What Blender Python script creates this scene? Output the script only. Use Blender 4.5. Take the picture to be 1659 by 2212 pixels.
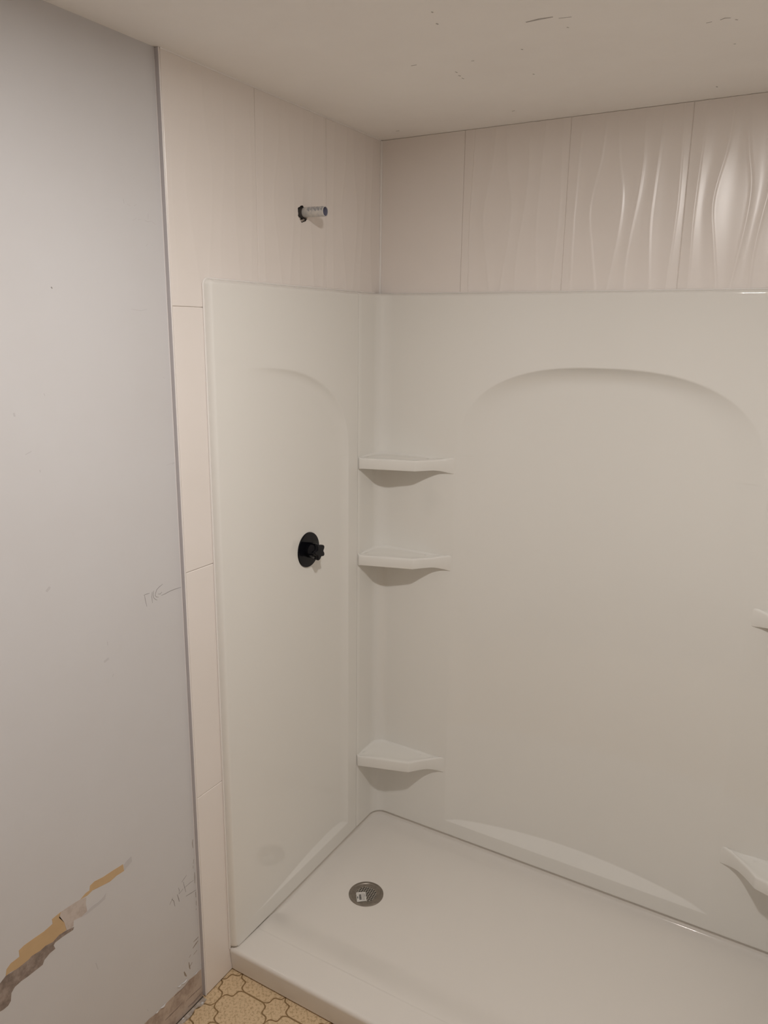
import bpy, bmesh, math, random
from mathutils import Vector, Matrix

random.seed(7)
for o in list(bpy.data.objects):
    bpy.data.objects.remove(o, do_unlink=True)
sc = bpy.context.scene
col = sc.collection

# ------------------------------------------------------------------ camera
IMG_W, IMG_H = 1659.0, 2212.0
CAM = Vector((1.3077, -2.2057, 1.8373))
YAW, PITCH, ROLL, FPX = -0.5259, -0.2354, 0.0132, 1648.86
fwd = Vector((math.sin(YAW) * math.cos(PITCH), math.cos(YAW) * math.cos(PITCH), math.sin(PITCH)))
rgt = Vector((math.cos(YAW), -math.sin(YAW), 0.0))
upv = rgt.cross(fwd)
c_, s_ = math.cos(ROLL), math.sin(ROLL)
rgt, upv = c_ * rgt + s_ * upv, -s_ * rgt + c_ * upv
cam_data = bpy.data.cameras.new('camera')
cam = bpy.data.objects.new('camera', cam_data)
col.objects.link(cam)
M = Matrix((rgt, upv, -fwd)).transposed().to_4x4()
M.translation = CAM
cam.matrix_world = M
cam_data.sensor_fit = 'HORIZONTAL'
cam_data.sensor_width = 36.0
cam_data.lens = FPX / IMG_W * 36.0
cam_data.clip_start = 0.02
sc.camera = cam

# ------------------------------------------------------------------ world, light, exposure
world = bpy.data.worlds.new('world')
sc.world = world
world.use_nodes = True
world.node_tree.nodes['Background'].inputs[0].default_value = (0.9, 0.92, 1.0, 1)
world.node_tree.nodes['Background'].inputs[1].default_value = 0.0
LIGHT_POS = Vector((0.97, -1.38, 0.0))      # recessed ceiling lamp (z is the ceiling)
LIGHT_R = 0.05
LIGHT_STRENGTH = 620.0
LIGHT_COLOR = (1.0, 0.96, 0.925)
sc.view_settings.view_transform = 'Standard'
sc.view_settings.look = 'None'
sc.view_settings.gamma = 1.0
sc.view_settings.use_curve_mapping = False
sc.view_settings.exposure = 0.24
sc.cycles.diffuse_bounces = 8        # white room: light keeps bouncing

# ------------------------------------------------------------------ main dimensions (metres)
ZC = 2.404      # ceiling
ZS = 1.947      # top of the moulded surround
ZP = 0.081      # bottom of the surround / top of the pan
W = 1.492       # alcove width, tile face to tile face
D = 0.813       # depth of pan and surround
LT = 0.9178     # outer edge of the tile trim on the left wall
PF = 0.02       # face of the surround, in front of the tile plane
XD = -0.010     # painted face of the left wall
SEAM = -0.155   # where side panel meets back panel


def pix_dir(u, v):
    return fwd + rgt * ((u - IMG_W / 2) / FPX) - upv * ((v - IMG_H / 2) / FPX)


def on_x(u, v, x):
    d = pix_dir(u, v)
    return CAM + d * ((x - CAM.x) / d.x)


def on_y(u, v, y):
    d = pix_dir(u, v)
    return CAM + d * ((y - CAM.y) / d.y)


def on_z(u, v, z):
    d = pix_dir(u, v)
    return CAM + d * ((z - CAM.z) / d.z)


# ------------------------------------------------------------------ materials
def mat(name, color, rough=0.5, metal=0.0, spec=0.5, noise=None, bump=None, coat=0.0):
    """noise = (scale, colour2, low, high): mottling; bump = (scale, strength, distance)"""
    m = bpy.data.materials.new(name)
    m.use_nodes = True
    nt = m.node_tree
    b = nt.nodes['Principled BSDF']
    b.inputs['Base Color'].default_value = (*color, 1)
    b.inputs['Roughness'].default_value = rough
    b.inputs['Metallic'].default_value = metal
    b.inputs['Specular IOR Level'].default_value = spec
    b.inputs['Coat Weight'].default_value = coat
    tc = None
    if noise or bump:
        tc = nt.nodes.new('ShaderNodeTexCoord')
    if noise:
        n = nt.nodes.new('ShaderNodeTexNoise')
        n.inputs['Scale'].default_value = noise[0]
        n.inputs['Detail'].default_value = 6
        n.inputs['Roughness'].default_value = 0.65
        nt.links.new(tc.outputs['Object'], n.inputs['Vector'])
        r = nt.nodes.new('ShaderNodeValToRGB')
        r.color_ramp.elements[0].position = noise[2]
        r.color_ramp.elements[0].color = (*noise[1], 1)
        r.color_ramp.elements[1].position = noise[3]
        r.color_ramp.elements[1].color = (*color, 1)
        nt.links.new(n.outputs['Fac'], r.inputs['Fac'])
        nt.links.new(r.outputs['Color'], b.inputs['Base Color'])
    if bump:
        n2 = nt.nodes.new('ShaderNodeTexNoise')
        n2.inputs['Scale'].default_value = bump[0]
        n2.inputs['Detail'].default_value = 3
        nt.links.new(tc.outputs['Object'], n2.inputs['Vector'])
        bp = nt.nodes.new('ShaderNodeBump')
        bp.inputs['Strength'].default_value = bump[1]
        bp.inputs['Distance'].default_value = bump[2]
        nt.links.new(n2.outputs['Fac'], bp.inputs['Height'])
        nt.links.new(bp.outputs['Normal'], b.inputs['Normal'])
    return m


M_PAINT = mat('painted_drywall', (0.60, 0.592, 0.598), 0.55, spec=0.35, noise=(2.2, (0.585, 0.573, 0.575), 0.35, 0.62), bump=(420, 0.06, 0.0006))
M_CEIL = mat('ceiling_paint', (0.89, 0.865, 0.835), 0.85, spec=0.25, noise=(3.0, (0.86, 0.83, 0.80), 0.35, 0.65), bump=(300, 0.1, 0.0008))
M_ROOM = mat('room_paint', (0.80, 0.775, 0.75), 0.8)
M_TILE = mat('glazed_tile', (0.80, 0.75, 0.715), 0.26, spec=0.42, noise=(2.5, (0.78, 0.73, 0.69), 0.35, 0.65))
M_GROUT = mat('grout', (0.66, 0.61, 0.57), 0.9, noise=(90, (0.58, 0.53, 0.48), 0.3, 0.6))
M_ACR = mat('surround_plastic', (0.765, 0.752, 0.715), 0.06, spec=0.5)
M_PAN = mat('pan_plastic', (0.73, 0.695, 0.65), 0.09, spec=0.5)
M_CAULK = mat('caulk', (0.80, 0.77, 0.745), 0.4)
M_TRIM = mat('trim_pvc', (0.82, 0.785, 0.76), 0.35)
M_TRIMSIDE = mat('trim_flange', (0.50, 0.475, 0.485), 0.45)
M_BLACK = mat('black_plastic', (0.004, 0.004, 0.006), 0.14, spec=0.22)
M_PIPE = mat('grey_pipe', (0.66, 0.63, 0.59), 0.45, noise=(60, (0.50, 0.50, 0.50), 0.3, 0.55))
M_SMUDGE = mat('pipe_smudge', (0.30, 0.31, 0.33), 0.4, noise=(140, (0.55, 0.54, 0.53), 0.4, 0.55))
M_PIPEIN = mat('pipe_bore', (0.24, 0.24, 0.32), 0.5)
M_PUTTY = mat('putty', (0.42, 0.36, 0.31), 0.8, noise=(160, (0.05, 0.045, 0.04), 0.42, 0.55))
M_CEMENT_SHADE = mat('cement_hole_shade', (0.07, 0.06, 0.055), 0.95)  # board colour darkened to paint the shade inside the pipe hole
M_NICKEL = mat('brushed_nickel', (0.32, 0.285, 0.245), 0.38, metal=0.75, noise=(70, (0.25, 0.22, 0.19), 0.35, 0.6))
M_BAR = mat('strainer_metal', (0.50, 0.46, 0.41), 0.35, metal=0.6)
M_DARK = mat('drain_dark', (0.012, 0.010, 0.009), 0.7)
M_LABEL = mat('label_paper', (0.62, 0.60, 0.57), 0.5)
M_INK = mat('label_ink', (0.03, 0.03, 0.03), 0.6)
M_INK2 = mat('label_small_print', (0.36, 0.35, 0.34), 0.6)
M_VINYL = mat('vinyl_tan', (0.66, 0.50, 0.315), 0.42, noise=(130, (0.42, 0.29, 0.155), 0.36, 0.52), bump=(90, 0.15, 0.0008))
M_JOINT = mat('vinyl_joint', (0.26, 0.165, 0.075), 0.5)
M_PENCIL = mat('pencil_line', (0.27, 0.255, 0.25), 0.7)
M_PENCIL2 = mat('faint_pencil_line', (0.55, 0.535, 0.54), 0.7)
M_MARKER = mat('brown_marker', (0.30, 0.255, 0.21), 0.7)
M_SCUFF = mat('scuff', (0.52, 0.505, 0.51), 0.7)
M_SCUFFC = mat('ceiling_scuff', (0.42, 0.395, 0.37), 0.8)
M_OCHRE = mat('ochre_adhesive', (0.55, 0.385, 0.215), 0.6, noise=(30, (0.52, 0.36, 0.20), 0.35, 0.65))
M_TORN = mat('torn_paper', (0.34, 0.275, 0.235), 0.9, noise=(45, (0.20, 0.155, 0.13), 0.36, 0.6), bump=(120, 0.5, 0.001))
M_PALE = mat('pale_paper', (0.54, 0.475, 0.435), 0.9, noise=(35, (0.42, 0.35, 0.31), 0.32, 0.55), bump=(120, 0.3, 0.001))
M_BASE = mat('bare_gypsum_paper', (0.50, 0.41, 0.345), 0.9, noise=(16, (0.30, 0.225, 0.18), 0.34, 0.56), bump=(70, 0.6, 0.002))
M_DEBRIS = mat('dry_caulk', (0.50, 0.45, 0.40), 0.85, noise=(60, (0.28, 0.22, 0.17), 0.35, 0.6))
M_GAP_SHADE = mat('gap_shade', (0.05, 0.038, 0.028), 0.9)  # near-black colour standing in for shade at the wall foot
M_LAMPRING = mat('lamp_ring', (0.85, 0.85, 0.85), 0.4)


def emission(name, color, strength):
    m = bpy.data.materials.new(name)
    m.use_nodes = True
    nt = m.node_tree
    nt.nodes.remove(nt.nodes['Principled BSDF'])
    e = nt.nodes.new('ShaderNodeEmission')
    e.inputs[0].default_value = (*color, 1)
    e.inputs[1].default_value = strength
    nt.links.new(e.outputs[0], nt.nodes['Material Output'].inputs[0])
    return m


M_LAMP = emission('lamp_lens', LIGHT_COLOR, LIGHT_STRENGTH)


# ------------------------------------------------------------------ helpers
def link(o, parent=None):
    col.objects.link(o)
    if parent is not None:
        o.parent = parent
    return o


def obj(name, verts, faces, material, parent=None, smooth=False, sharp=None):
    me = bpy.data.meshes.new(name)
    me.from_pydata([tuple(v) for v in verts], [], faces)
    bm = bmesh.new()
    bm.from_mesh(me)
    bmesh.ops.recalc_face_normals(bm, faces=bm.faces)
    bm.to_mesh(me)
    bm.free()
    if isinstance(material, (list, tuple)):
        for m in material:
            me.materials.append(m)
    else:
        me.materials.append(material)
    if smooth:
        me.polygons.foreach_set('use_smooth', [True] * len(me.polygons))
        if sharp:
            me.set_sharp_from_angle(angle=math.radians(sharp))
    me.update()
    return link(bpy.data.objects.new(name, me), parent)


def box_vf(x0, x1, y0, y1, z0, z1):
    v = [(x, y, z) for x in (x0, x1) for y in (y0, y1) for z in (z0, z1)]
    f = [(0, 1, 3, 2), (4, 6, 7, 5), (0, 4, 5, 1), (2, 3, 7, 6), (0, 2, 6, 4), (1, 5, 7, 3)]
    return v, f


def box(name, x0, x1, y0, y1, z0, z1, material, parent=None):
    v, f = box_vf(x0, x1, y0, y1, z0, z1)
    return obj(name, v, f, material, parent)


def tag(o, label, cat, kind=None, group=None):
    o['label'] = label
    o['category'] = cat
    if kind:
        o['kind'] = kind
    if group:
        o['group'] = group
    return o


def empty(name, loc=(0, 0, 0)):
    o = bpy.data.objects.new(name, None)
    o.location = loc
    o.empty_display_size = 0.05
    return link(o)


def keep(child, parent):
    """parent with world coordinates kept (parents are only translated)"""
    child.parent = parent
    child.location = child.location - parent.location
    return child


def grid_faces(nu, nv):
    return [(i * nv + j, (i + 1) * nv + j, (i + 1) * nv + j + 1, i * nv + j + 1)
            for i in range(nu - 1) for j in range(nv - 1)]


def smooth01(t):
    t = max(0.0, min(1.0, t))
    return t * t * (3 - 2 * t)


def interp(pts, x):
    if x <= pts[0][0]:
        return pts[0][1]
    for (a, fa), (b, fb) in zip(pts, pts[1:]):
        if x <= b:
            t = (x - a) / (b - a)
            return fa + (fb - fa) * t
    return pts[-1][1]


def lines(*segs):
    """segs: (start, end, step) -> sorted coordinates"""
    out = []
    for a, b, s in segs:
        n = max(1, int(round((b - a) / s)))
        for i in range(n):
            out.append(a + (b - a) * i / n)
    out.append(segs[-1][1])
    return out


def poly_slab(name, pts, nrm, th, material, parent=None):
    """flat outline (list of Vectors) given a thickness along nrm"""
    n = len(pts)
    nrm = Vector(nrm)
    v = [p for p in pts] + [p + nrm * th for p in pts]
    f = [tuple(range(n, 2 * n)), tuple(reversed(range(n)))]
    f += [(i, (i + 1) % n, n + (i + 1) % n, n + i) for i in range(n)]
    return obj(name, v, f, material, parent)


def ribbon(name, pts, width, nrm, th, material, parent=None):
    """stroke along a polyline lying in a plane; width may be a list"""
    nrm = Vector(nrm)
    n = len(pts)
    L, R = [], []
    for i, p in enumerate(pts):
        d = (pts[min(i + 1, n - 1)] - pts[max(i - 1, 0)]).normalized()
        s = nrm.cross(d).normalized()
        w = width[i] if isinstance(width, (list, tuple)) else width * (0.55 if i in (0, n - 1) else 1.0)
        L.append(p + s * w / 2)
        R.append(p - s * w / 2)
    return poly_slab(name, L + R[::-1], nrm, th, material, parent)


def tube(name, pts, r, material, parent=None, seg=8):
    v, f = [], []
    n = len(pts)
    for i, p in enumerate(pts):
        d = (pts[min(i + 1, n - 1)] - pts[max(i - 1, 0)]).normalized()
        a = d.cross(Vector((0.3, 0.5, 0.81))).normalized()
        b = d.cross(a)
        for k in range(seg):
            t = 2 * math.pi * k / seg
            v.append(p + (a * math.cos(t) + b * math.sin(t)) * r)
    for i in range(n - 1):
        for k in range(seg):
            f.append((i * seg + k, i * seg + (k + 1) % seg, (i + 1) * seg + (k + 1) % seg, (i + 1) * seg + k))
    f.append(tuple(range(seg)))
    f.append(tuple(range((n - 1) * seg, n * seg)))
    return obj(name, v, f, material, parent, smooth=True, sharp=50)


def lathe(name, prof, axis_o, axis, material, parent=None, seg=48, cap=True, sharp=35):
    """prof: list of (radius, distance along axis)"""
    axis = Vector(axis).normalized()
    a = axis.orthogonal().normalized()
    b = axis.cross(a)
    v, f = [], []
    for r, h in prof:
        for k in range(seg):
            t = 2 * math.pi * k / seg
            v.append(Vector(axis_o) + axis * h + (a * math.cos(t) + b * math.sin(t)) * r)
    for i in range(len(prof) - 1):
        for k in range(seg):
            f.append((i * seg + k, i * seg + (k + 1) % seg, (i + 1) * seg + (k + 1) % seg, (i + 1) * seg + k))
    if cap:
        f.append(tuple(range(seg)))
        f.append(tuple(range((len(prof) - 1) * seg, len(prof) * seg)))
    return obj(name, v, f, material, parent, smooth=True, sharp=sharp)


def cut(target, cutter):
    """apply a boolean difference for good and remove the cutter"""
    md = target.modifiers.new('cut', 'BOOLEAN')
    md.operation = 'DIFFERENCE'
    md.object = cutter
    md.solver = 'EXACT'
    md.material_mode = 'TRANSFER'
    bpy.context.view_layer.update()
    dg = bpy.context.evaluated_depsgraph_get()
    me = bpy.data.meshes.new_from_object(target.evaluated_get(dg))
    target.modifiers.remove(md)
    target.data = me


# ------------------------------------------------------------------ room shell
YB = 0.010          # substrate face of the back wall
Y_FRONT = -3.4
X_FAR = 2.3
ceiling = tag(box('ceiling', -0.12, X_FAR + 0.12, Y_FRONT - 0.12, 0.13, ZC, ZC + 0.12, M_CEIL),
              'off-white painted ceiling with a few small scuffs above the shower', 'ceiling', 'structure')
floor = tag(box('floor', -0.12, X_FAR + 0.12, Y_FRONT - 0.12, 0.13, -0.12, -0.001, M_JOINT),
            'tan vinyl floor with wavy brown joint lines beside the shower pan', 'floor', 'structure')
wall_left = tag(box('wall_left', -0.12, XD, Y_FRONT, YB, -0.001, ZC, M_PAINT),
                'pale grey painted left wall, scarred near the floor, wavy tiles towards the corner', 'wall', 'structure')
wall_back = tag(box('wall_back', -0.12, X_FAR, YB, 0.13, -0.001, ZC, M_CEMENT_SHADE),
                'back wall with wavy white tiles above the shower surround', 'wall', 'structure')
wall_alcove = tag(box('wall_alcove', W - XD, X_FAR + 0.12, -0.95, YB, -0.001, ZC, M_ROOM),
                  'painted end wall closing the shower alcove opposite the valve', 'wall', 'structure')
wall_right = tag(box('wall_right', X_FAR, X_FAR + 0.12, Y_FRONT, -0.95, -0.001, ZC, M_ROOM),
                 'plain painted wall of the room opposite the grey drywall', 'wall', 'structure')
wall_front = tag(box('wall_front', -0.12, X_FAR + 0.12, Y_FRONT - 0.12, Y_FRONT, -0.001, ZC, M_ROOM),
                 'plain painted wall of the room opposite the shower', 'wall', 'structure')

# ------------------------------------------------------------------ recessed lamp (just out of frame)
lamp = tag(empty('recessed_light', (LIGHT_POS.x, LIGHT_POS.y, ZC)),
           'small round recessed lamp in the ceiling in front of the shower', 'ceiling light')
lp = Vector((LIGHT_POS.x, LIGHT_POS.y, ZC))
ring = lathe('trim_ring', [(LIGHT_R + 0.002, 0), (LIGHT_R + 0.002, 0.004), (LIGHT_R + 0.014, 0.005), (LIGHT_R + 0.018, 0)],
             (0, 0, 0), (0, 0, -1), M_LAMPRING, lamp, cap=False)
lens = lathe('lens', [(LIGHT_R, 0.0005), (LIGHT_R, 0.004)], (0, 0, 0), (0, 0, -1), M_LAMP, lamp, seg=40)

# ------------------------------------------------------------------ wavy tiles
J1, J2 = 0.5987, 0.9135
TW = J2 - J1
CRESTS = [
    [(1.957, .086), (2.032, .080), (2.13, .074), (2.19, .080), (2.261, .088), (2.40, .105)],
    [(1.90, .32), (1.956, .305), (2.055, .255), (2.152, .205), (2.222, .235), (2.285, .285), (2.40, .31)],
    [(1.90, .40), (1.956, .414), (2.029, .445), (2.10, .477), (2.181, .493), (2.216, .483), (2.281, .435), (2.40, .41)],
    [(1.90, .57), (1.955, .556), (2.028, .555), (2.122, .588), (2.179, .618), (2.269, .64), (2.40, .63)],
    [(1.90, .79), (1.954, .773), (2.026, .752), (2.119, .733), (2.176, .740), (2.266, .755), (2.40, .78)],
    [(1.90, .905), (1.954, .91), (2.024, .92), (2.093, .935), (2.172, .945), (2.261, .94), (2.40, .93)],
]


def crest_at(k, z):
    n = len(CRESTS)
    # short running mean keeps the ridges smooth
    s = 0.0
    for dz in (-0.03, -0.015, 0, 0.015, 0.03):
        s += interp(CRESTS[k % n], z + dz)
    return s / 5 + (k // n)


def relief(u, cs):
    """cs: crest positions covering u; narrow rounded ridges between shallow troughs"""
    for a, b in zip(cs, cs[1:]):
        if a <= u <= b:
            t = (u - a) / (b - a)
            d = min(u - a, b - u) * TW
            return 0.55 * (0.5 + 0.5 * math.cos(2 * math.pi * t)) + 0.45 * math.exp(-(d / 0.0042) ** 2)
    return 0.5


def tile_mesh(u0, u1, a0, a1, z0, z1, amp, nu, nv, place, base=-0.006):
    """u0..u1 pattern range, a0..a1 position along the wall, place(a, z, h) -> Vector"""
    ch = 0.0014
    us = [0.0, ch / (a1 - a0)] + [ch / (a1 - a0) + (1 - 2 * ch / (a1 - a0)) * i / nu for i in range(1, nu)] + [1 - ch / (a1 - a0), 1.0]
    hz = ch / (z1 - z0)
    vs = [0.0, hz] + [hz + (1 - 2 * hz) * j / nv for j in range(1, nv)] + [1 - hz, 1.0]
    v = []
    rows = []
    for t in vs:
        z = z0 + (z1 - z0) * t
        rows.append((z, [crest_at(k, z) for k in range(-6, 13)] if amp > 0 else None))
    for iu, s in enumerate(us):
        a = a0 + (a1 - a0) * s
        u = u0 + (u1 - u0) * s
        for jv, (z, cs) in enumerate(rows):
            h = amp * (relief(u, cs) - 1.0) if cs else 0.0
            if iu in (0, len(us) - 1) or jv in (0, len(vs) - 1):
                h -= 0.0009
            v.append(place(a, z, h))
    n, m = len(us), len(vs)
    f = grid_faces(n, m)
    per = [i * m for i in range(n)] + [(n - 1) * m + j for j in range(1, m)] + \
          [i * m + m - 1 for i in range(n - 2, -1, -1)] + [j for j in range(m - 2, 0, -1)]
    b0 = len(v)
    for p in per:
        i, j = divmod(p, m)
        v.append(place(a0 + (a1 - a0) * us[i], rows[j][0], base))
    k = len(per)
    for q in range(k):
        f.append((per[q], per[(q + 1) % k], b0 + (q + 1) % k, b0 + q))
    f.append(tuple(range(b0, b0 + k)))
    return v, f


def back_place(a, z, h):
    return Vector((a, -h, z))


def left_place(a, z, h):
    return Vector((h, a, z))


G = 0.0007   # half joint
AMP = 0.0021
ZTOP = ZC - 0.0008
ZBOT = ZS - 0.012
joints = [0.003, J1 - TW, J1, J2, J2 + TW, W - 0.002]
for i, (a, b) in enumerate(zip(joints, joints[1:])):
    v, f = tile_mesh((a + G - J1) / TW, (b - G - J1) / TW, a + G, b - G, ZBOT, ZTOP, AMP, 300 if i > 1 else 150, 46, back_place)
    obj('tile', v, f, M_TILE, wall_back, smooth=True, sharp=15)
box('grout', 0.0, W, 0.0032, YB, ZBOT, ZC - 0.0005, M_GROUT, wall_back)

T0 = -(LT - 0.0058)          # first tile edge beside the trim
LJ = [T0, -0.606, -0.299, -0.0015]
left_tiles = []
for i, (a, b) in enumerate(zip(LJ, LJ[1:])):
    z0 = 1.881 if i == 0 else ZBOT
    v, f = tile_mesh((a - LJ[1]) / TW + 0.0, (b - LJ[1]) / TW, a + G, b - G, z0 + G, ZTOP, AMP * (0.5 if i else 0.3), 150, 40, left_place)
    left_tiles.append(obj('tile', v, f, M_TILE, wall_left, smooth=True, sharp=15))
for z0, z1 in ((0.004, 0.629), (0.629, 1.251), (1.251, 1.881)):
    v, f = tile_mesh(0, 0.35, T0 + G, -0.803, z0 + G, z1 - G, 0, 6, 12, left_place)
    obj('tile', v, f, M_TILE, wall_left, smooth=True, sharp=15)
grout_left = obj('grout', *box_vf(XD, -0.0026, T0, -0.79, 0.002, 1.9), M_GROUT, wall_left)
grout_left2 = obj('grout', *box_vf(XD, -0.0026, T0, 0.0, 1.9, ZC - 0.0005), M_GROUT, wall_left)

# thin bead of caulk in the tiled corner and along the ceiling
tube('caulk_bead', [Vector((0.0015, -0.0005, ZS - 0.002 + (ZC - ZS) * t / 8)) for t in range(9)], 0.0042, M_CAULK, wall_back)
tube('caulk_bead', [Vector((0.0, T0 + (-T0 - 0.004) * t / 16, ZC - 0.0005)) for t in range(17)], 0.0022, M_CAULK, wall_left)

# trim along the outer tile edge: side flange, rounded bead, groove
prof = [(XD, -LT), (-0.0015, -LT), (0.0006, -LT + 0.0006), (0.0014, -LT + 0.002), (0.0011, -LT + 0.0036), (-0.0005, -LT + 0.0044),
        (-0.0045, -LT + 0.0046), (-0.0045, -LT + 0.0058), (XD, -LT + 0.0058)]
n = len(prof)
v = [(x, y, 0.006) for x, y in prof] + [(x, y, ZC - 0.001) for x, y in prof]
f = [(i, (i + 1) % n, n + (i + 1) % n, n + i) for i in range(n)] + [tuple(range(n)), tuple(range(n, 2 * n))]
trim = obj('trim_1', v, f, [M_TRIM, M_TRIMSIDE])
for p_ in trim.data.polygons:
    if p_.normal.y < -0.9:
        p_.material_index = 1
ribbon('caulk_line', [Vector((XD, -LT - 0.0012, 0.11 + 2.27 * t / 20)) for t in range(21)], 0.0016, (1, 0, 0), 0.0005, M_CAULK, wall_left)
tag(trim, 'thin white vertical edge trim between grey drywall and tile strip', 'trim', 'structure')

# ------------------------------------------------------------------ moulded surround
surround = tag(empty('shower_surround', (0, 0, ZP)),
               'glossy off-white moulded shower surround with arched panels and corner shelves', 'shower surround')

R_C = 0.045
XC = 0.7425
A_HALF, A_Z0, A_B, A_N = 0.4405, 1.45, 0.2875, 2.5
LEDGE_Z = 0.136
REC = 0.027


def arch_in(u, z, b=A_B, z0=A_Z0, n=A_N):
    """approximate distance (m) inside the arch outline, u = lateral 0..1"""
    if abs(u) >= 1:
        return -1.0
    if z <= z0:
        return (1 - abs(u)) * 0.35
    vv = (z - z0) / b
    return (1 - (abs(u) ** n + vv ** n) ** (1 / n)) * 0.30


def soft_edge(d, w):
    if d <= 0:
        return 0.0
    t = min(1.0, d / w)
    return 1 - (1 - t) ** 2.6


def back_depth(x, z):
    u = (x - XC) / A_HALF
    d = arch_in(u, z)
    if d <= 0:
        return 0.0
    w = 0.14 + 0.86 * (1 - u * u)
    dep = REC * w * soft_edge(d, 0.062)
    return max(0.0, min(dep, (z - LEDGE_Z) * 0.61))


LW = [(-0.76, 0), (-0.70, 0.03), (-0.63, 0.22), (-0.542, 0.52), (-0.425, 0.86), (-0.31, 1.0), (-0.25, 0.85), (-0.20, 0.5)]
L_EDGE = -0.213


def side_depth(y, z):
    u = (y + 0.70) / (L_EDGE + 0.70)
    d = arch_in(max(u, 0.0), z, 0.286)
    if d <= 0:
        return 0.0
    w = (interp(LW, y - 0.02) + interp(LW, y) + interp(LW, y + 0.02)) / 3
    dep = 0.0115 * w * soft_edge(d, 0.03)
    return max(0.0, min(dep, (z - LEDGE_Z) * 0.45))


zl = lines((ZP, ZP + 0.008, 0.002), (ZP + 0.008, 0.128, 0.008), (0.128, 0.20, 0.002), (0.20, 1.40, 0.04), (1.40, 1.745, 0.0025),
           (1.745, ZS - 0.02, 0.03), (ZS - 0.02, ZS, 0.002))


def edge_off(z):
    """roll of the top and bottom edge back towards the wall"""
    t = (ZS - z) / 0.010
    if t < 1:
        return PF * 0.98 * (1 - math.sqrt(max(0.0, 1 - (1 - t) ** 2)))
    b = (z - ZP) / 0.006
    if b < 1:
        return 0.005 * (1 - math.sqrt(max(0.0, 1 - (1 - b) ** 2)))
    return 0.0


# plan path of the back panel: left return, corner, back, corner, right return
path = []
ys = lines((SEAM, -PF - R_C, 0.008))
path.append((PF - 0.018, SEAM - 0.0, 1.0, 0.0))
path.append((PF - 0.002, SEAM, 0.8, -0.6))
for y in ys[1:-1]:
    path.append((PF, y, 1.0, 0.0))
for k in range(13):
    t = math.pi / 2 * k / 12
    nx, ny = math.cos(t), -math.sin(t)
    path.append((PF + R_C - R_C * nx, -PF - R_C - R_C * ny, nx, ny))
half = list(path)
for x in lines((PF + R_C, 0.28, 0.02), (0.28, 0.40, 0.0025), (0.40, W - 0.40, 0.004), (W - 0.40, W - 0.28, 0.0025), (W - 0.28, W - PF - R_C, 0.02))[1:-1]:
    path.append((x, -PF, 0.0, -1.0))
for px, py, nx, ny in reversed(half):
    path.append((W - px, py, -nx, ny))
v = []
for px, py, nx, ny in path:
    for z in zl:
        off = edge_off(z)
        if ny == -1.0:
            off += back_depth(px, z)
        v.append(Vector((px - nx * off, py - ny * off, z)))
back_panel = keep(obj('back_panel', v, grid_faces(len(path), len(zl)), M_ACR, None, smooth=True, sharp=50), surround)


def mirror_x(v):
    return [Vector((W - p.x, p.y, p.z)) for p in v]


# side panels
Y0, Y1 = -D, SEAM - 0.0015
yl = lines((Y0, Y0 + 0.03, 0.0015), (Y0 + 0.03, -0.33, 0.008), (-0.33, -0.20, 0.0025), (-0.20, Y1 - 0.006, 0.006), (Y1 - 0.006, Y1, 0.0015))
zl2 = lines((ZP, ZP + 0.02, 0.002), (ZP + 0.02, 0.128, 0.008), (0.128, 0.19, 0.002), (0.19, 1.40, 0.04), (1.40, 1.745, 0.0025),
            (1.745, ZS - 0.03, 0.03), (ZS - 0.03, ZS, 0.0015))
RC2 = 0.016
v = []
for y in yl:
    for z in zl2:
        a, bt, tp = y - Y0, z - ZP, ZS - z
        d = min(a, tp)
        if a < RC2 and tp < RC2:
            d = RC2 - math.hypot(RC2 - a, RC2 - tp)
        if a < RC2 and bt < RC2:
            d = min(d, RC2 - math.hypot(RC2 - a, RC2 - bt))
        t = d / 0.011
        if t < 0:
            x = -0.004
        elif t < 1:
            x = -0.001 + (PF + 0.001) * math.sqrt(1 - (1 - t) ** 2.0)
        else:
            x = PF
        if bt < 0.006:
            x -= 0.005 * (1 - math.sqrt(max(0, 1 - (1 - bt / 0.006) ** 2)))
        e = (Y1 - y) / 0.004
        if e < 1:
            x -= 0.004 * (1 - math.sqrt(max(0, 1 - (1 - e) ** 2)))
        v.append(Vector((x - side_depth(y, z), y, z)))
fs = grid_faces(len(yl), len(zl2))
side1 = keep(obj('side_panel', v, fs, M_ACR, None, smooth=True, sharp=55), surround)
side1['label'] = 'narrow side panel with the valve and a half arch'
side2 = keep(obj('side_panel', mirror_x(v), fs, M_ACR, None, smooth=True, sharp=55), surround)

# caulk along the outer edge of the surround
cp = [Vector((0.0015, Y0 - 0.0012, ZP + (ZS - RC2 - ZP) * t / 40)) for t in range(41)]
for k in range(1, 9):
    t = math.pi / 2 * k / 8
    cp.append(Vector((0.0015, Y0 + RC2 - (RC2 + 0.0012) * math.cos(t), ZS - RC2 + (RC2 + 0.0012) * math.sin(t))))
cp += [Vector((0.0015, Y0 + RC2 + (-Y0 - RC2 - 0.03) * t / 30, ZS + 0.0012)) for t in range(1, 31)]
keep(tube('caulk_bead', cp, 0.0026, M_CAULK), surround)
keep(tube('caulk_bead', [Vector((0.01 + (W - 0.02) * t / 30, -0.0015, ZS + 0.001)) for t in range(31)], 0.0018, M_CAULK), surround)


# corner shelves
def bez(p0, p1, p2, p3, t):
    s = 1 - t
    return tuple(s ** 3 * a + 3 * s * s * t * b + 3 * s * t * t * c + t ** 3 * d for a, b, c, d in zip(p0, p1, p2, p3))


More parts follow.
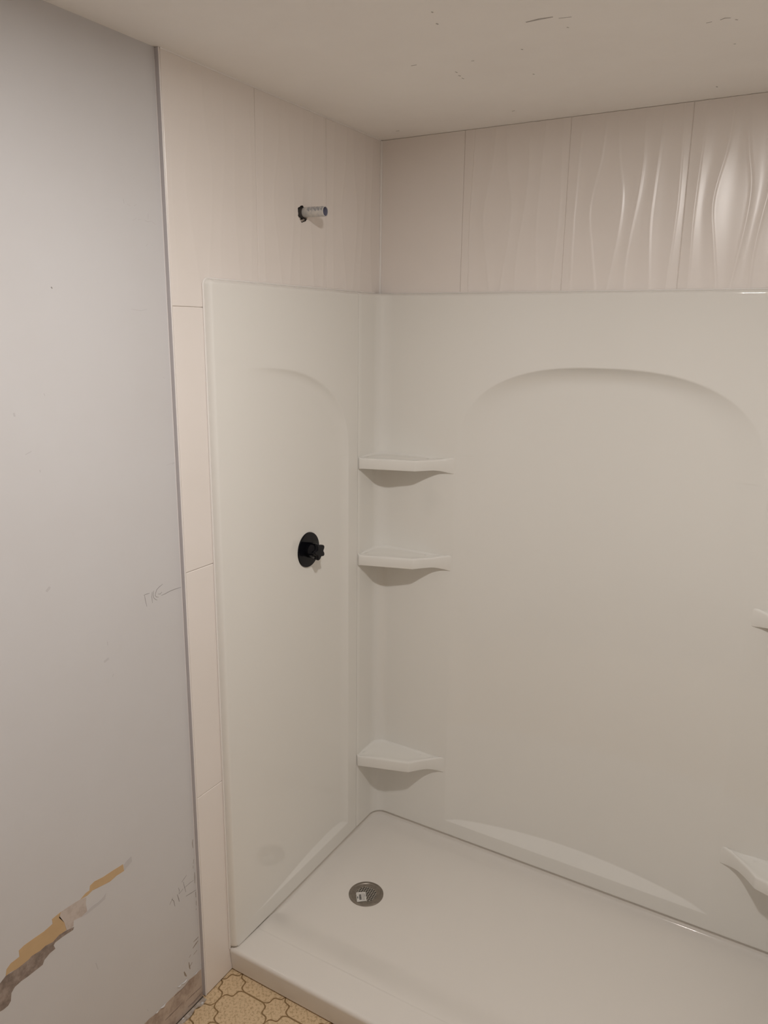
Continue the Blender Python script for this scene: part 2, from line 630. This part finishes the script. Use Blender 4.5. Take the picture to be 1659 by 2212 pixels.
front = []
for k in range(5):
    front.append(bez((0.0170, -0.1520), (0.0205, -0.158), (0.024, -0.158), (0.034, -0.1545), k / 4))
for k in range(1, 15):
    t = k / 15
    front.append((0.034 + (0.193 - 0.034) * t, -0.1545 + (-0.1035 + 0.1545) * t))
for k in range(5):
    front.append(bez((0.193, -0.1035), (0.1965, -0.1025), (0.1985, -0.1012), (0.2005, -0.0985), k / 4))
for k in range(1, 25):
    front.append(bez((0.2005, -0.0985), (0.238, -0.050), (0.264, -0.0240), (0.312, -0.0170), k / 24))
wallp = [(PF - 0.002, -0.1535), (PF - 0.002, -PF - R_C)]
for k in range(1, 11):
    t = math.pi / 2 * k / 10
    wallp.append((PF + R_C - (R_C + 0.002) * math.cos(t), -PF - R_C + (R_C + 0.002) * math.sin(t)))
wallp += [(0.20, -PF + 0.002), (0.312, -PF + 0.002)]
wl = [0.0]
for (a, b), (c, d) in zip(wallp, wallp[1:]):
    wl.append(wl[-1] + math.hypot(c - a, d - b))
fl = [0.0]
for (a, b), (c, d) in zip(front, front[1:]):
    fl.append(fl[-1] + math.hypot(c - a, d - b))


def on_path(pts, acc, s):
    x = interp(list(zip(acc, [p[0] for p in pts])), s)
    y = interp(list(zip(acc, [p[1] for p in pts])), s)
    return x, y


def make_shelf(zt, th):
    v = []
    rows = 0
    for i, (fx, fy) in enumerate(front):
        s = fl[i] / fl[-1]
        bx, by = on_path(wallp, wl, s * wl[-1])
        dx, dy = bx - fx, by - fy
        L = math.hypot(dx, dy) + 1e-6
        dx, dy = dx / L, dy / L
        end = smooth01((fx - 0.235) / 0.07) if s > 0.5 else 0.0
        lef = smooth01(1 - fl[i] / 0.02)
        up, dn = 0.009 * end + 0.005 * lef, 0.012 * end + 0.002 * lef
        zt1, zb1 = zt + up, zt - th - dn
        sec = []
        # bottom from the wall to the front, face, lip, dished top, cove at the wall
        sec.append((L, zt - th + 0.004 - dn))
        sec.append((0.004, zb1))
        sec.append((0.0012, zb1 + 0.0012))
        sec.append((0.0004, zb1 + 0.004))
        sec.append((0.0, zt1 - 0.007))
        sec.append((0.0007, zt1 - 0.003))
        sec.append((0.0025, zt1 - 0.0008))
        sec.append((0.005, zt1))
        for t in (0.12, 0.3, 0.5, 0.7):
            sec.append((0.005 + (L - 0.005) * t, zt1 - 0.003 * math.sin(math.pi * min(1, t * 1.3))))
        cv = min(0.014, 0.3 * L)
        for k in range(7):
            a = math.pi / 2 * k / 6
            sec.append((L - cv + cv * math.sin(a), zt1 - 0.001 + cv * (1 - math.cos(a))))
        rows = len(sec)
        for dd, z in sec:
            dd = min(dd, L)
            v.append(Vector((fx + dx * dd, fy + dy * dd, z)))
    return v, grid_faces(len(front), rows)


SHELVES = ((1.434, 0.035), (1.110, 0.035), (0.372, 0.039))
WORD = ('highest', 'middle', 'lowest')
for (zt, th) in SHELVES:
    v, f = make_shelf(zt, th)
    for vv in (v, mirror_x(v)):
        s = obj('corner_shelf', vv, f, M_ACR, None, smooth=True, sharp=48)
        # sub-part of the back panel it is moulded with
        s.parent = back_panel
        s.location = Vector((0, 0, 0))

# ------------------------------------------------------------------ shower pan
pan = tag(empty('shower_pan', (W / 2, -D / 2, 0)), 'low glossy off-white shower pan with a wide front threshold', 'shower pan')
DR = Vector((0.203, -0.386, 0))
Z_FL = 0.046


def pan_z(x, y):
    dr = math.hypot(x - DR.x, y - DR.y)
    zf = 0.0455 + min(0.007, 0.009 * dr)
    if y < -0.707:
        return 0.081 - 0.004 * smooth01((y + 0.80) / 0.093)
    # three walled sides with round back corners
    r = 0.055
    bx = min(x - 0.0105, W - 0.0105 - x)
    by = -0.0105 - y
    if bx < r and by < r:
        d = r - math.hypot(r - bx, r - by)
    else:
        d = min(bx, by)
    if d < 0:
        z = 0.0795
    elif d < 0.0015:
        z = 0.0795 - 0.0165 * d / 0.0015
    else:
        t = min(1.0, (d - 0.0015) / 0.045)
        z = zf + (0.063 - zf) * (1 - math.sqrt(max(0.0, 1 - (1 - t) ** 2)))
    # front side slopes gently off the threshold
    r2 = 0.05
    fy = y + 0.707
    if bx < r2:
        fy -= (r2 - math.sqrt(max(0, r2 * r2 - (r2 - max(bx, 0)) ** 2))) * 0.8
    t = max(0.0, min(1.0, fy / 0.13))
    z2 = zf + (0.0755 - zf) * (1 - smooth01(t))
    return max(z, z2)


xl = lines((0.001, 0.025, 0.001), (0.025, 0.07, 0.002), (0.07, 0.14, 0.01), (0.14, 0.27, 0.005), (0.27, W - 0.06, 0.02), (W - 0.06, W - 0.001, 0.002))
yl2 = lines((-D + 0.011, -0.72, 0.01), (-0.72, -0.64, 0.003), (-0.64, -0.46, 0.012), (-0.46, -0.31, 0.005), (-0.31, -0.07, 0.012), (-0.07, -0.025, 0.002), (-0.025, -0.001, 0.001))
frontp = [(-D + 0.016, 0.0005), (-D + 0.015, 0.0045), (-D + 0.0075, 0.0055), (-D + 0.006, 0.02), (-D, 0.068)]
for k in range(1, 9):
    a = math.pi / 2 * k / 8
    frontp.append((-D + 0.011 - 0.011 * math.cos(a), 0.070 + 0.011 * math.sin(a)))
v = []
cols = len(frontp) - 1 + len(yl2)
for x in xl:
    for y, z in frontp[:-1]:
        v.append((x, y, z))
    for y in yl2:
        v.append((x, y, pan_z(x, y)))
f = []
for q in grid_faces(len(xl), cols):
    cx = sum(v[i][0] for i in q) / 4
    cy = sum(v[i][1] for i in q) / 4
    if math.hypot(cx - DR.x, cy - DR.y) < 0.046:
        continue
    f.append(q)
# back skirt so the pan is a body standing on the floor
nb = len(v)
for x in xl:
    v.append((x, yl2[-1], 0.0005))
for i in range(len(xl) - 1):
    f.append((i * cols + cols - 1, (i + 1) * cols + cols - 1, nb + i + 1, nb + i))
keep(obj('basin', v, f, M_PAN, None, smooth=True, sharp=50), pan)

# ------------------------------------------------------------------ drain
DZ = 0.0455
drain = tag(empty('shower_drain', (DR.x, DR.y, DZ)), 'round brushed metal drain strainer with a white sticker in the shower pan', 'drain')
lathe('flange', [(0.0325, -0.002), (0.0325, 0.0002), (0.036, 0.0006), (0.046, 0.0010), (0.0475, 0.0024), (0.0545, 0.0028), (0.0565, 0.0016), (0.0565, -0.003)],
      (0, 0, 0), (0, 0, 1), M_NICKEL, drain, seg=64, cap=False)
lathe('cup', [(0.044, -0.001), (0.036, -0.03), (0.005, -0.034)], (0, 0, 0), (0, 0, 1), M_DARK, drain, seg=40, cap=True)
ANG = math.radians(8)
ca, sa = math.cos(ANG), math.sin(ANG)
PITCH_G = 0.0072
for axis in (0, 1):
    for k in range(-4, 5):
        off = k * PITCH_G
        if abs(off) > 0.031:
            continue
        hl = math.sqrt(0.0335 ** 2 - off ** 2)
        w = 0.00095
        q = [(-hl, off - w), (hl, off - w), (hl, off + w), (-hl, off + w)]
        if axis:
            q = [(b, a) for a, b in q]
        pts = [Vector((ca * a - sa * b, sa * a + ca * b, -0.0016 + 0.0003 * axis)) for a, b in q]
        poly_slab('strainer_bar', pts, (0, 0, 1), 0.0021, M_BAR, drain)
zlab = DZ + 0.0012
corn = [on_z(769.2, 1927.8, zlab), on_z(789.6, 1926.6, zlab), on_z(792.0, 1946.2, zlab), on_z(771.2, 1948.4, zlab)]


def lab(s, t):
    p = (corn[0] * (1 - s) + corn[1] * s) * (1 - t) + (corn[3] * (1 - s) + corn[2] * s) * t
    return p - drain.location


rc = 0.07
out = []
for cx_, cy_, a0 in ((rc, rc, 180), (1 - rc, rc, 270), (1 - rc, 1 - rc, 0), (rc, 1 - rc, 90)):
    for k in range(5):
        a = math.radians(a0 + 90 * k / 4)
        out.append(lab(cx_ + rc * math.cos(a), cy_ + rc * math.sin(a)))
sticker = poly_slab('sticker', out, (0, 0, 1), 0.0004, M_LABEL, drain)


def ink(s0, s1, t0, t1, m):
    poly_slab('sticker_print', [lab(s0, t0), lab(s1, t0), lab(s1, t1), lab(s0, t1)], (0, 0, 1), 0.0006, m, sticker)


t = 0.26
for wd in (0.05, 0.03, 0.07, 0.03, 0.05, 0.08, 0.03, 0.06):
    ink(0.27, 0.50, t, t + wd, M_INK)
    t += wd + 0.022
ink(0.08, 0.16, 0.45, 0.66, M_INK)
for s in (0.55, 0.63, 0.69, 0.75, 0.81):
    ink(s, s + 0.025, 0.14, 0.9, M_INK2)
ink(0.88, 0.91, 0.28, 0.52, M_INK)

# ------------------------------------------------------------------ valve rough-in on the side panel
VC = Vector((PF - side_depth(-0.421, 1.192) + 0.0003, -0.421, 1.192))
valve = tag(empty('shower_valve', VC), 'black plastic shower valve cap with a lobed knob on the side panel', 'shower valve')
lathe('plate', [(0.0535, -0.0006), (0.0535, 0.002), (0.052, 0.0045), (0.024, 0.007), (0.0, 0.007)], (0, 0, 0), (1, 0, 0), M_BLACK, valve, seg=56, cap=False)
lathe('hub', [(0.0235, 0.005), (0.0225, 0.026), (0.0200, 0.034), (0.012, 0.038), (0.0, 0.038)], (0, 0, 0), (1, 0, 0), M_BLACK, valve, seg=40, cap=False)
pts = []
NL = 5
for k in range(100):
    a = 2 * math.pi * k / 100
    r = 0.0165 + 0.0095 * (0.5 + 0.5 * math.cos(NL * (a - math.radians(36)))) ** 1.1
    pts.append((r * math.cos(a), r * math.sin(a)))
v, f = [], []
for sx, sc_ in ((0.030, 0.9), (0.033, 1.0), (0.043, 1.0), (0.046, 0.9)):
    for a, b in pts:
        v.append(Vector((sx, a * sc_, b * sc_)))
for i in range(3):
    for k in range(100):
        f.append((i * 100 + k, i * 100 + (k + 1) % 100, (i + 1) * 100 + (k + 1) % 100, (i + 1) * 100 + k))
f.append(tuple(range(100)))
f.append(tuple(range(300, 400)))
obj('knob', v, f, M_BLACK, valve, smooth=True, sharp=35)
for k in range(4):
    a = math.radians(20 + 90 * k)
    v, f = box_vf(0.006, 0.034, 0.0, 0.0028, 0.0215, 0.0262)
    rot = [Vector((x, y * math.cos(a) - z * math.sin(a), y * math.sin(a) + z * math.cos(a))) for x, y, z in v]
    obj('rib', rot, f, M_BLACK, valve)

# ------------------------------------------------------------------ pipe stub and the hole it comes through
PB = Vector((0.0, -0.4005, 2.1440))
hole_pts = []
for k in range(36):
    a = 2 * math.pi * k / 36
    r = 0.0188 + 0.0012 * math.sin(3 * a + 0.7) + 0.0011 * math.sin(7 * a + 2) + 0.0006 * math.sin(13 * a)
    hole_pts.append((-0.4125 + 1.22 * r * math.cos(a), 2.1385 + 1.12 * r * math.sin(a)))
v = [Vector((-0.09, a, b)) for a, b in hole_pts] + [Vector((0.05, a, b)) for a, b in hole_pts]
f = [(k, (k + 1) % 36, 36 + (k + 1) % 36, 36 + k) for k in range(36)] + [tuple(reversed(range(36))), tuple(range(36, 72))]
cutter = obj('cutter', v, f, M_CEMENT_SHADE)
for t_ in (left_tiles[1], grout_left2, wall_left):
    cut(t_, cutter)
bpy.data.objects.remove(cutter, do_unlink=True)

pipe = tag(empty('pipe_stub', PB), 'short open grey pipe stub sticking out of the tile above the valve', 'pipe')
PR, PL = 0.0133, 0.066
tilt = Vector((1, 0.0, -0.02)).normalized()
lathe('pipe_wall', [(PR - 0.0018, PL - 0.05), (PR - 0.0018, PL - 0.0006), (PR - 0.0012, PL), (PR - 0.0006, PL), (PR, PL - 0.0008), (PR, -0.004), (PR - 0.002, -0.0045)],
      (0, 0, 0), tilt, M_PIPE, pipe, seg=40, cap=False)
lathe('bore', [(PR - 0.0019, PL - 0.0015), (PR - 0.0019, PL - 0.055), (0.0, PL - 0.055)], (0, 0, 0), tilt, M_PIPEIN, pipe, seg=32, cap=False)
lathe('coupling', [(PR - 0.001, -0.004), (0.0175, -0.012), (0.0175, -0.07)], (0, 0, 0), tilt, M_CEMENT_SHADE, pipe, seg=32, cap=False)  # fitting coloured near-black for the shade around the pipe inside the hole
# primer smudge along the upper side of the pipe: thin curved skin
a_ = tilt.orthogonal().normalized()
up_ = Vector((0, 0, 1))
sd_ = tilt.cross(up_).normalized()
up_ = sd_.cross(tilt).normalized()
v = []
NS, NA = 24, 9
for i in range(NS):
    s = 0.012 + (PL - 0.013 - 0.002) * i / (NS - 1)
    lo = math.radians(8 + 9 * math.sin(i * 1.3) + 6 * math.sin(i * 2.9))
    hi = math.radians(150)
    for j in range(NA):
        a = lo + (hi - lo) * j / (NA - 1)
        # angle measured from the side that faces the room
        v.append(tilt * s + (sd_ * math.cos(a) + up_ * math.sin(a)) * (PR + 0.0002))
obj('smudge', v, grid_faces(NS, NA), M_SMUDGE, pipe, smooth=True)
# crumbs of putty in the hole
for k in range(9):
    a = math.radians(-150 + 135 * k / 8)
    c = Vector((-0.004 + random.uniform(-0.004, 0.002), -0.4125 + 0.0195 * math.cos(a), 2.1385 + 0.0180 * math.sin(a))) - PB
    bm = bmesh.new()
    bmesh.ops.create_icosphere(bm, subdivisions=1, radius=0.0042)
    for vv in bm.verts:
        vv.co = Vector((vv.co.x * 1.1, vv.co.y, vv.co.z)) * random.uniform(0.7, 1.25) + c
    me = bpy.data.meshes.new('putty_crumb')
    bm.to_mesh(me)
    bm.free()
    me.materials.append(M_PUTTY)
    link(bpy.data.objects.new('putty_crumb', me), pipe)

# ------------------------------------------------------------------ vinyl floor pieces
PX, PY = 0.157, 0.1155
DX, DY = 0.0425, 0.0475
DC = (0.036, -0.8475)


def wavy(p, q, amp=0.0064, n=18):
    """points from p to q (q excluded) with an S-shaped wobble"""
    dx, dy = q[0] - p[0], q[1] - p[1]
    L = math.hypot(dx, dy)
    nx, ny = -dy / L, dx / L
    out = []
    for k in range(n):
        t = k / n
        w = amp * math.sin(3 * math.pi * t) * (0.75 + 0.25 * math.cos(2 * math.pi * (t - 0.5)))
        out.append((p[0] + dx * t + nx * w, p[1] + dy * t + ny * w))
    return out


e_, n_, w_, s2_ = (DX, 0), (0, DY), (-DX, 0), (0, -DY)
E_NE, E_NW, E_SW, E_SE = wavy(e_, n_), wavy(n_, w_), wavy(w_, s2_), wavy(s2_, e_)
diamond = E_NE + E_NW + E_SW + E_SE
sh = lambda pts, ox, oy: [(a + ox, b + oy) for a, b in pts]
rev = lambda pts, endp: [endp] + pts[:0:-1]
hx, hy = PX / 2, PY / 2
# octagon around (0,0): diamonds sit at its four corners
octagon = []
octagon += sh(rev(E_SW, s2_), hx, hy)[0:] + [(hx - DX, hy)]          # corner upper right, from its bottom tip to its left tip
octagon += sh(rev(E_SE, e_), -hx, hy) + [(-hx, hy - DY)]             # upper left: right tip to bottom tip
octagon += sh(rev(E_NE, n_), -hx, -hy) + [(-hx + DX, -hy)]           # lower left: top tip to right tip
octagon += sh(rev(E_NW, w_), hx, -hy) + [(hx, -hy + DY)]             # lower right: left tip to top tip
JW = 0.0024


def floor_mesh(p):
    q = [(a * 0.99, b * 0.99) for a, b in p]
    n = len(p)
    v = [Vector((a, b, -0.0014)) for a, b in p] + [Vector((a, b, -0.0003)) for a, b in p] + [Vector((a, b, 0.0)) for a, b in q]
    f = []
    for i in range(2):
        for k in range(n):
            f.append((i * n + k, i * n + (k + 1) % n, (i + 1) * n + (k + 1) % n, (i + 1) * n + k))
    v.append(Vector((0, 0, 0)))
    f += [(2 * n + k, 2 * n + (k + 1) % n, 3 * n) for k in range(n)]
    me = bpy.data.meshes.new('tile')
    me.from_pydata([tuple(a) for a in v], [], f)
    me.materials.append(M_VINYL)
    return me


PO_D = [(a * (1 - JW / 0.031), b * (1 - JW / 0.031)) for a, b in diamond]
PO_O = [(a * (1 - JW / hx), b * (1 - JW / hy)) for a, b in octagon]
ME_D, ME_O = floor_mesh(PO_D), floor_mesh(PO_O)
XMIN, XMAX, YMAX = 0.003, X_FAR - 0.003, -D + 0.006


def put_tile(me, cx, cy, rx, ry):
    if cx + rx < XMIN + 0.004 or cx - rx > XMAX - 0.004 or cy - ry > YMAX - 0.003:
        return
    o = bpy.data.objects.new('tile', me)
    o.location = (cx, cy, 0)
    link(o, floor)


for i in range(-1, 16):
    for j in range(-1, 11):
        put_tile(ME_D, DC[0] + i * PX, DC[1] - j * PY, DX + 0.006, DY + 0.006)
        put_tile(ME_O, DC[0] + (i + 0.5) * PX, DC[1] - (j + 0.5) * PY, hx + 0.006, hy + 0.006)

# ------------------------------------------------------------------ marks on the left wall (flat paint, pencil and torn paper)
NX = (1, 0, 0)


def wpt(u, v):
    return on_x(u, v, XD)


def zoom(x, y, ox, oy, k):
    return (ox + x * k, oy + y * k)


def patch(name, pix, m, th=0.0004):
    return poly_slab(name, [wpt(*p) for p in pix], NX, th, m, wall_left)


Z1 = lambda L: [zoom(x, y, 0, 1780, 480 / 1659) for x, y in L]
patch('adhesive_patch', Z1([(672, 460), (705, 428), (770, 395), (845, 345), (918, 300), (922, 322), (925, 350), (870, 385), (820, 430), (745, 468),
                      (690, 495), (650, 535), (600, 562), (640, 515), (668, 495)]), M_OCHRE)['label'] = 'ochre stripe of old adhesive'
patch('torn_patch', Z1([(600, 562), (645, 545), (640, 590), (650, 650), (610, 690), (550, 720), (548, 760), (520, 790), (495, 790), (480, 735),
                        (440, 700), (455, 655), (520, 610)]), M_PALE)['label'] = 'pale torn paper'
patch('adhesive_patch', Z1([(388, 710), (455, 655), (445, 690), (480, 735), (497, 790), (440, 830), (395, 880), (340, 910), (300, 950), (235, 985),
                      (215, 1010), (160, 1055), (120, 1085), (80, 1105), (42, 1135), (48, 1085), (80, 1040), (145, 990), (140, 945), (180, 905),
                      (250, 855), (330, 800), (392, 745)]), M_OCHRE)['label'] = 'wide ochre stripe of old adhesive'
patch('torn_patch', Z1([(0, 1190), (42, 1135), (120, 1085), (160, 1055), (215, 1010), (235, 985), (300, 945), (340, 908), (395, 880), (440, 828), (500, 792),
                      (552, 768), (545, 790), (490, 825), (455, 850), (410, 885), (400, 905), (412, 930), (370, 965), (330, 1015), (318, 1050),
                      (260, 1095), (210, 1135), (160, 1170), (110, 1215), (85, 1260), (80, 1320), (60, 1355), (25, 1385), (-20, 1410), (-120, 1480), (-180, 1380), (-100, 1260)]),
      M_TORN, 0.0006)['label'] = 'dark torn paper strip'
patch('torn_patch', Z1([(655, 645), (690, 610), (735, 580), (770, 545), (792, 515), (785, 560), (740, 600), (690, 640), (650, 672), (600, 700)]), M_SCUFF, 0.0003)
patch('torn_patch', Z1([(925, 305), (950, 270), (980, 240), (985, 280), (950, 320), (928, 348)]), M_SCUFF, 0.0003)

# bare strip where a baseboard has been pulled off, with curled paint along its upper edge
Z2 = lambda L: [zoom(x, y, 300, 1780, 180 / 922) for x, y in L]
bare = [wpt(*p) for p in Z2([(688, 1605), (655, 1635), (628, 1665), (600, 1690), (560, 1720), (538, 1745), (505, 1790), (470, 1825), (430, 1855), (395, 1890), (350, 1935),
                           (290, 1995), (270, 2025), (215, 2070), (180, 2105), (120, 2150), (65, 2205)])]
bare += [Vector((XD, -1.35, 0.098)), Vector((XD, -1.8, 0.10)), Vector((XD, -2.6, 0.095)), Vector((XD, -3.39, 0.1))]
bare += [Vector((XD, -3.39, 0.0)), Vector((XD, -0.9185, 0.0))]
bs = poly_slab('bare_strip', bare, NX, 0.0006, M_BASE, wall_left)
bs['label'] = 'bare brown gypsum strip left by a baseboard'
for (u, v0, du, dv, lift) in ((405, 2113, -14, 13, 0.006), (428, 2096, -10, 10, 0.004), (392, 2124, -10, 9, 0.005), (358, 2166, -13, 12, 0.007), (343, 2181, -9, 8, 0.004)):
    a, b = wpt(u, v0), wpt(u + du, v0 + dv)
    K = 8
    top = [a.lerp(b, k / K) + Vector((0.0006 + 0.15 * lift * math.sin(math.pi * k / K), 0, 0.0006 * random.random())) for k in range(K + 1)]
    bot = [a.lerp(b, k / K) + Vector((0.0006 + 0.55 * lift * math.sin(math.pi * k / K), 0, -(0.0004 + random.uniform(0.5, 1.0) * 0.0028 * math.sin(math.pi * k / K)))) for k in range(K + 1)]
    v = top + bot + [p - Vector((0.0004, 0, 0.0003)) for p in top + bot]
    m = K + 1
    f = []
    for k in range(K):
        f += [(k, k + 1, m + k + 1, m + k), (2 * m + k, 3 * m + k, 3 * m + k + 1, 2 * m + k + 1), (m + k, m + k + 1, 3 * m + k + 1, 3 * m + k)]
    obj('paint_flake', v, f, M_PAINT, wall_left)
# dark streaks in the bare strip
for L, w in (([(700, 1860), (640, 1930), (600, 1975), (540, 2025)], 0.006), ([(690, 1800), (600, 1880), (520, 1960)], 0.003), ([(560, 1740), (500, 1800), (440, 1860), (390, 1905)], 0.003),
             ([(480, 1975), (420, 2040), (350, 2110), (290, 2170)], 0.004)):
    ribbon('stain_streak', [wpt(*p) + Vector((0.0006, 0, 0)) for p in Z2(L)], w, NX, 0.0003, M_TORN, wall_left)

# pencil writing and scuffs
Z3 = lambda L: [zoom(x, y, 240, 1200, 200 / 1659) for x, y in L]
for L in ([(585, 712), (640, 690), (690, 672)], [(598, 712), (612, 790), (640, 915)], [(738, 650), (728, 740), (742, 850)], [(765, 630), (752, 700), (765, 760), (800, 790), (828, 798)],
          [(925, 512), (860, 565), (820, 610), (800, 660), (790, 720), (812, 742), (850, 745)], [(840, 690), (880, 690), (910, 650)],
          [(900, 715), (960, 690), (1050, 640), (1150, 600), (1255, 568)]):
    ribbon('pencil_mark', [wpt(*p) for p in Z3(L)], 0.0013, NX, 0.0002, M_PENCIL, wall_left)
for L, w in (([(340, 893), (378, 815)], .002), ([(362, 830), (385, 850), (400, 910)], .002), ([(425, 780), (440, 830), (448, 858)], .0024), ([(437, 705), (448, 735), (443, 775), (490, 715)], .0016),
             ([(472, 645), (500, 605), (528, 565)], .0016), ([(490, 640), (505, 700), (520, 752)], .0016), ([(505, 705), (560, 655), (605, 622)], .0014), ([(520, 800), (580, 762), (630, 730)], .002)):
    ribbon('pencil_mark', [wpt(*p) for p in Z2(L)], w, NX, 0.0002, M_PENCIL, wall_left)
for L, w in (([(595, 170), (592, 215), (597, 265)], .0022), ([(608, 390), (602, 440)], .0018), ([(600, 460), (600, 490)], .0016), ([(615, 535), (618, 590), (617, 655)], .0022),
             ([(627, 750), (630, 810)], .0026), ([(634, 850), (634, 900)], .0022), ([(636, 935), (630, 950)], .0022),
             ([(604, 1305), (635, 1275), (658, 1248)], .003), ([(655, 1290), (630, 1325), (597, 1375)], .0042), ([(643, 1395), (605, 1445)], .0026), ([(575, 1445), (555, 1478)], .0022),
             ([(553, 1530), (560, 1580), (567, 1605)], .0038), ([(590, 1530), (565, 1575)], .0036), ([(500, 1635), (512, 1665), (527, 1685)], .005)):
    ribbon('marker_mark', [wpt(*p) for p in Z2(L)], w, NX, 0.0002, M_MARKER, wall_left)
for L, w in (([(100, 1278), (108, 1268)], .010), ([(225, 1430), (235, 1422)], .010), ([(232, 1386), (233, 1394)], .003), ([(243, 1462), (245, 1456)], .003), ([(95, 850), (97, 855)], .002),
             ([(55, 982), (68, 975)], .003), ([(30, 892), (32, 900)], .006), ([(372, 1003), (376, 1000)], .0016), ([(360, 1005), (377, 999)], .0014), ([(86, 1015), (87, 1020)], .003),
             ([(207, 2080), (212, 2094)], .004), ([(318, 2180), (320, 2184)], .003), ([(283, 668), (305, 671), (318, 668)], .0012), ([(352, 815), (356, 818)], .0014)):
    ribbon('scuff_mark', [wpt(*p) for p in L], w, NX, 0.0002, M_SCUFF, wall_left)
ribbon('scuff_mark', [wpt(110, 620), wpt(113, 623)], 0.004, NX, 0.0004, M_PENCIL, wall_left)
Z4 = lambda L: [zoom(x, y, 200, 300, 220 / 1622) for x, y in L]
for L in ([(485, 950), (505, 1030)], [(550, 1040), (600, 1065)], [(660, 1070), (700, 1045)], [(640, 1300), (700, 1260)], [(730, 1290), (770, 1280)], [(830, 1300), (880, 1320), (950, 1310)], [(885, 1190), (885, 1280)],
          [(955, 1330), (1000, 1360)], [(850, 1710), (880, 1670)], [(940, 1690), (955, 1700)]):
    ribbon('pencil_mark', [wpt(*p) for p in Z4(L)], 0.0018, NX, 0.0002, M_PENCIL2, wall_left)

# scuffs on the ceiling
NZ = (0, 0, -1)
Z5 = lambda L: [zoom(x, y, 820, 0, 839 / 1659) for x, y in L]
for L, w in (([(625, 95), (680, 82), (740, 72)], .006), ([(765, 78), (820, 72)], .003), ([(1455, 85), (1475, 77), (1500, 76)], .003), ([(1520, 83), (1530, 85)], .004), ([(1395, 98), (1420, 93)], .003),
             ([(222, 50), (228, 54)], .005), ([(242, 100), (250, 104)], .006), ([(135, 281), (158, 277)], .004), ([(392, 260), (404, 259)], .004), ([(324, 306), (332, 311)], .004), ([(337, 322), (346, 325)], .005),
             ([(352, 333), (360, 337)], .004), ([(655, 316), (661, 318)], .005), ([(1438, 369), (1443, 372)], .006), ([(566, 475), (577, 473)], .005), ([(70, 560), (84, 558)], .004), ([(800, 116), (808, 118)], .004),
             ([(1512, 188), (1522, 187)], .004), ([(605, 210), (612, 212)], .005)):
    ribbon('scuff_mark', [on_z(*p, ZC) for p in Z5(L)], w, NZ, 0.0003, M_SCUFFC, ceiling)

# ------------------------------------------------------------------ debris along the foot of the left wall
debris = tag(empty('floor_debris', (0.004, -1.0, 0)), 'strip of dried caulk and crumbs along the foot of the scarred wall', 'debris')
base_l, base_r = [], []
N = 60
for i in range(N):
    y = -0.922 - (1.4 - 0.922) * i / (N - 1)
    wd = 0.010 + 0.004 * math.sin(i * 0.9) + random.uniform(-0.002, 0.002)
    base_l.append(Vector((XD + 0.0045, y, 0.0002)))
    base_r.append(Vector((XD + 0.0065 + wd, y, 0.0002)))
keep(poly_slab('caulk_residue', base_l + base_r[::-1], (0, 0, 1), 0.0014, M_DEBRIS), debris)
gl = [Vector((XD + 0.0007, -0.919 - 0.5 * i / 9, 0.0002)) for i in range(10)]
gr = [p + Vector((0.004, 0, 0)) for p in gl]
keep(poly_slab('gap_shade_strip', gl + gr[::-1], (0, 0, 1), 0.0004, M_GAP_SHADE), debris)  # flat dark strip paints the shade where wall and floor meet
for k in range(26):
    y = random.uniform(-1.2, -0.925)
    c = Vector((XD + random.uniform(0.006, 0.018), y, 0.0022))
    bm = bmesh.new()
    bmesh.ops.create_icosphere(bm, subdivisions=1, radius=1)
    lx, ly, lz = random.uniform(0.0015, 0.0035), random.uniform(0.002, 0.007), random.uniform(0.0008, 0.002)
    for vv in bm.verts:
        j = random.uniform(0.75, 1.2)
        vv.co = Vector((vv.co.x * lx * j, vv.co.y * ly * j, vv.co.z * lz * j)) + c
    me = bpy.data.meshes.new('crumb')
    bm.to_mesh(me)
    bm.free()
    me.materials.append(M_DEBRIS if k % 3 else M_PAINT)
    keep(link(bpy.data.objects.new('crumb', me)), debris)
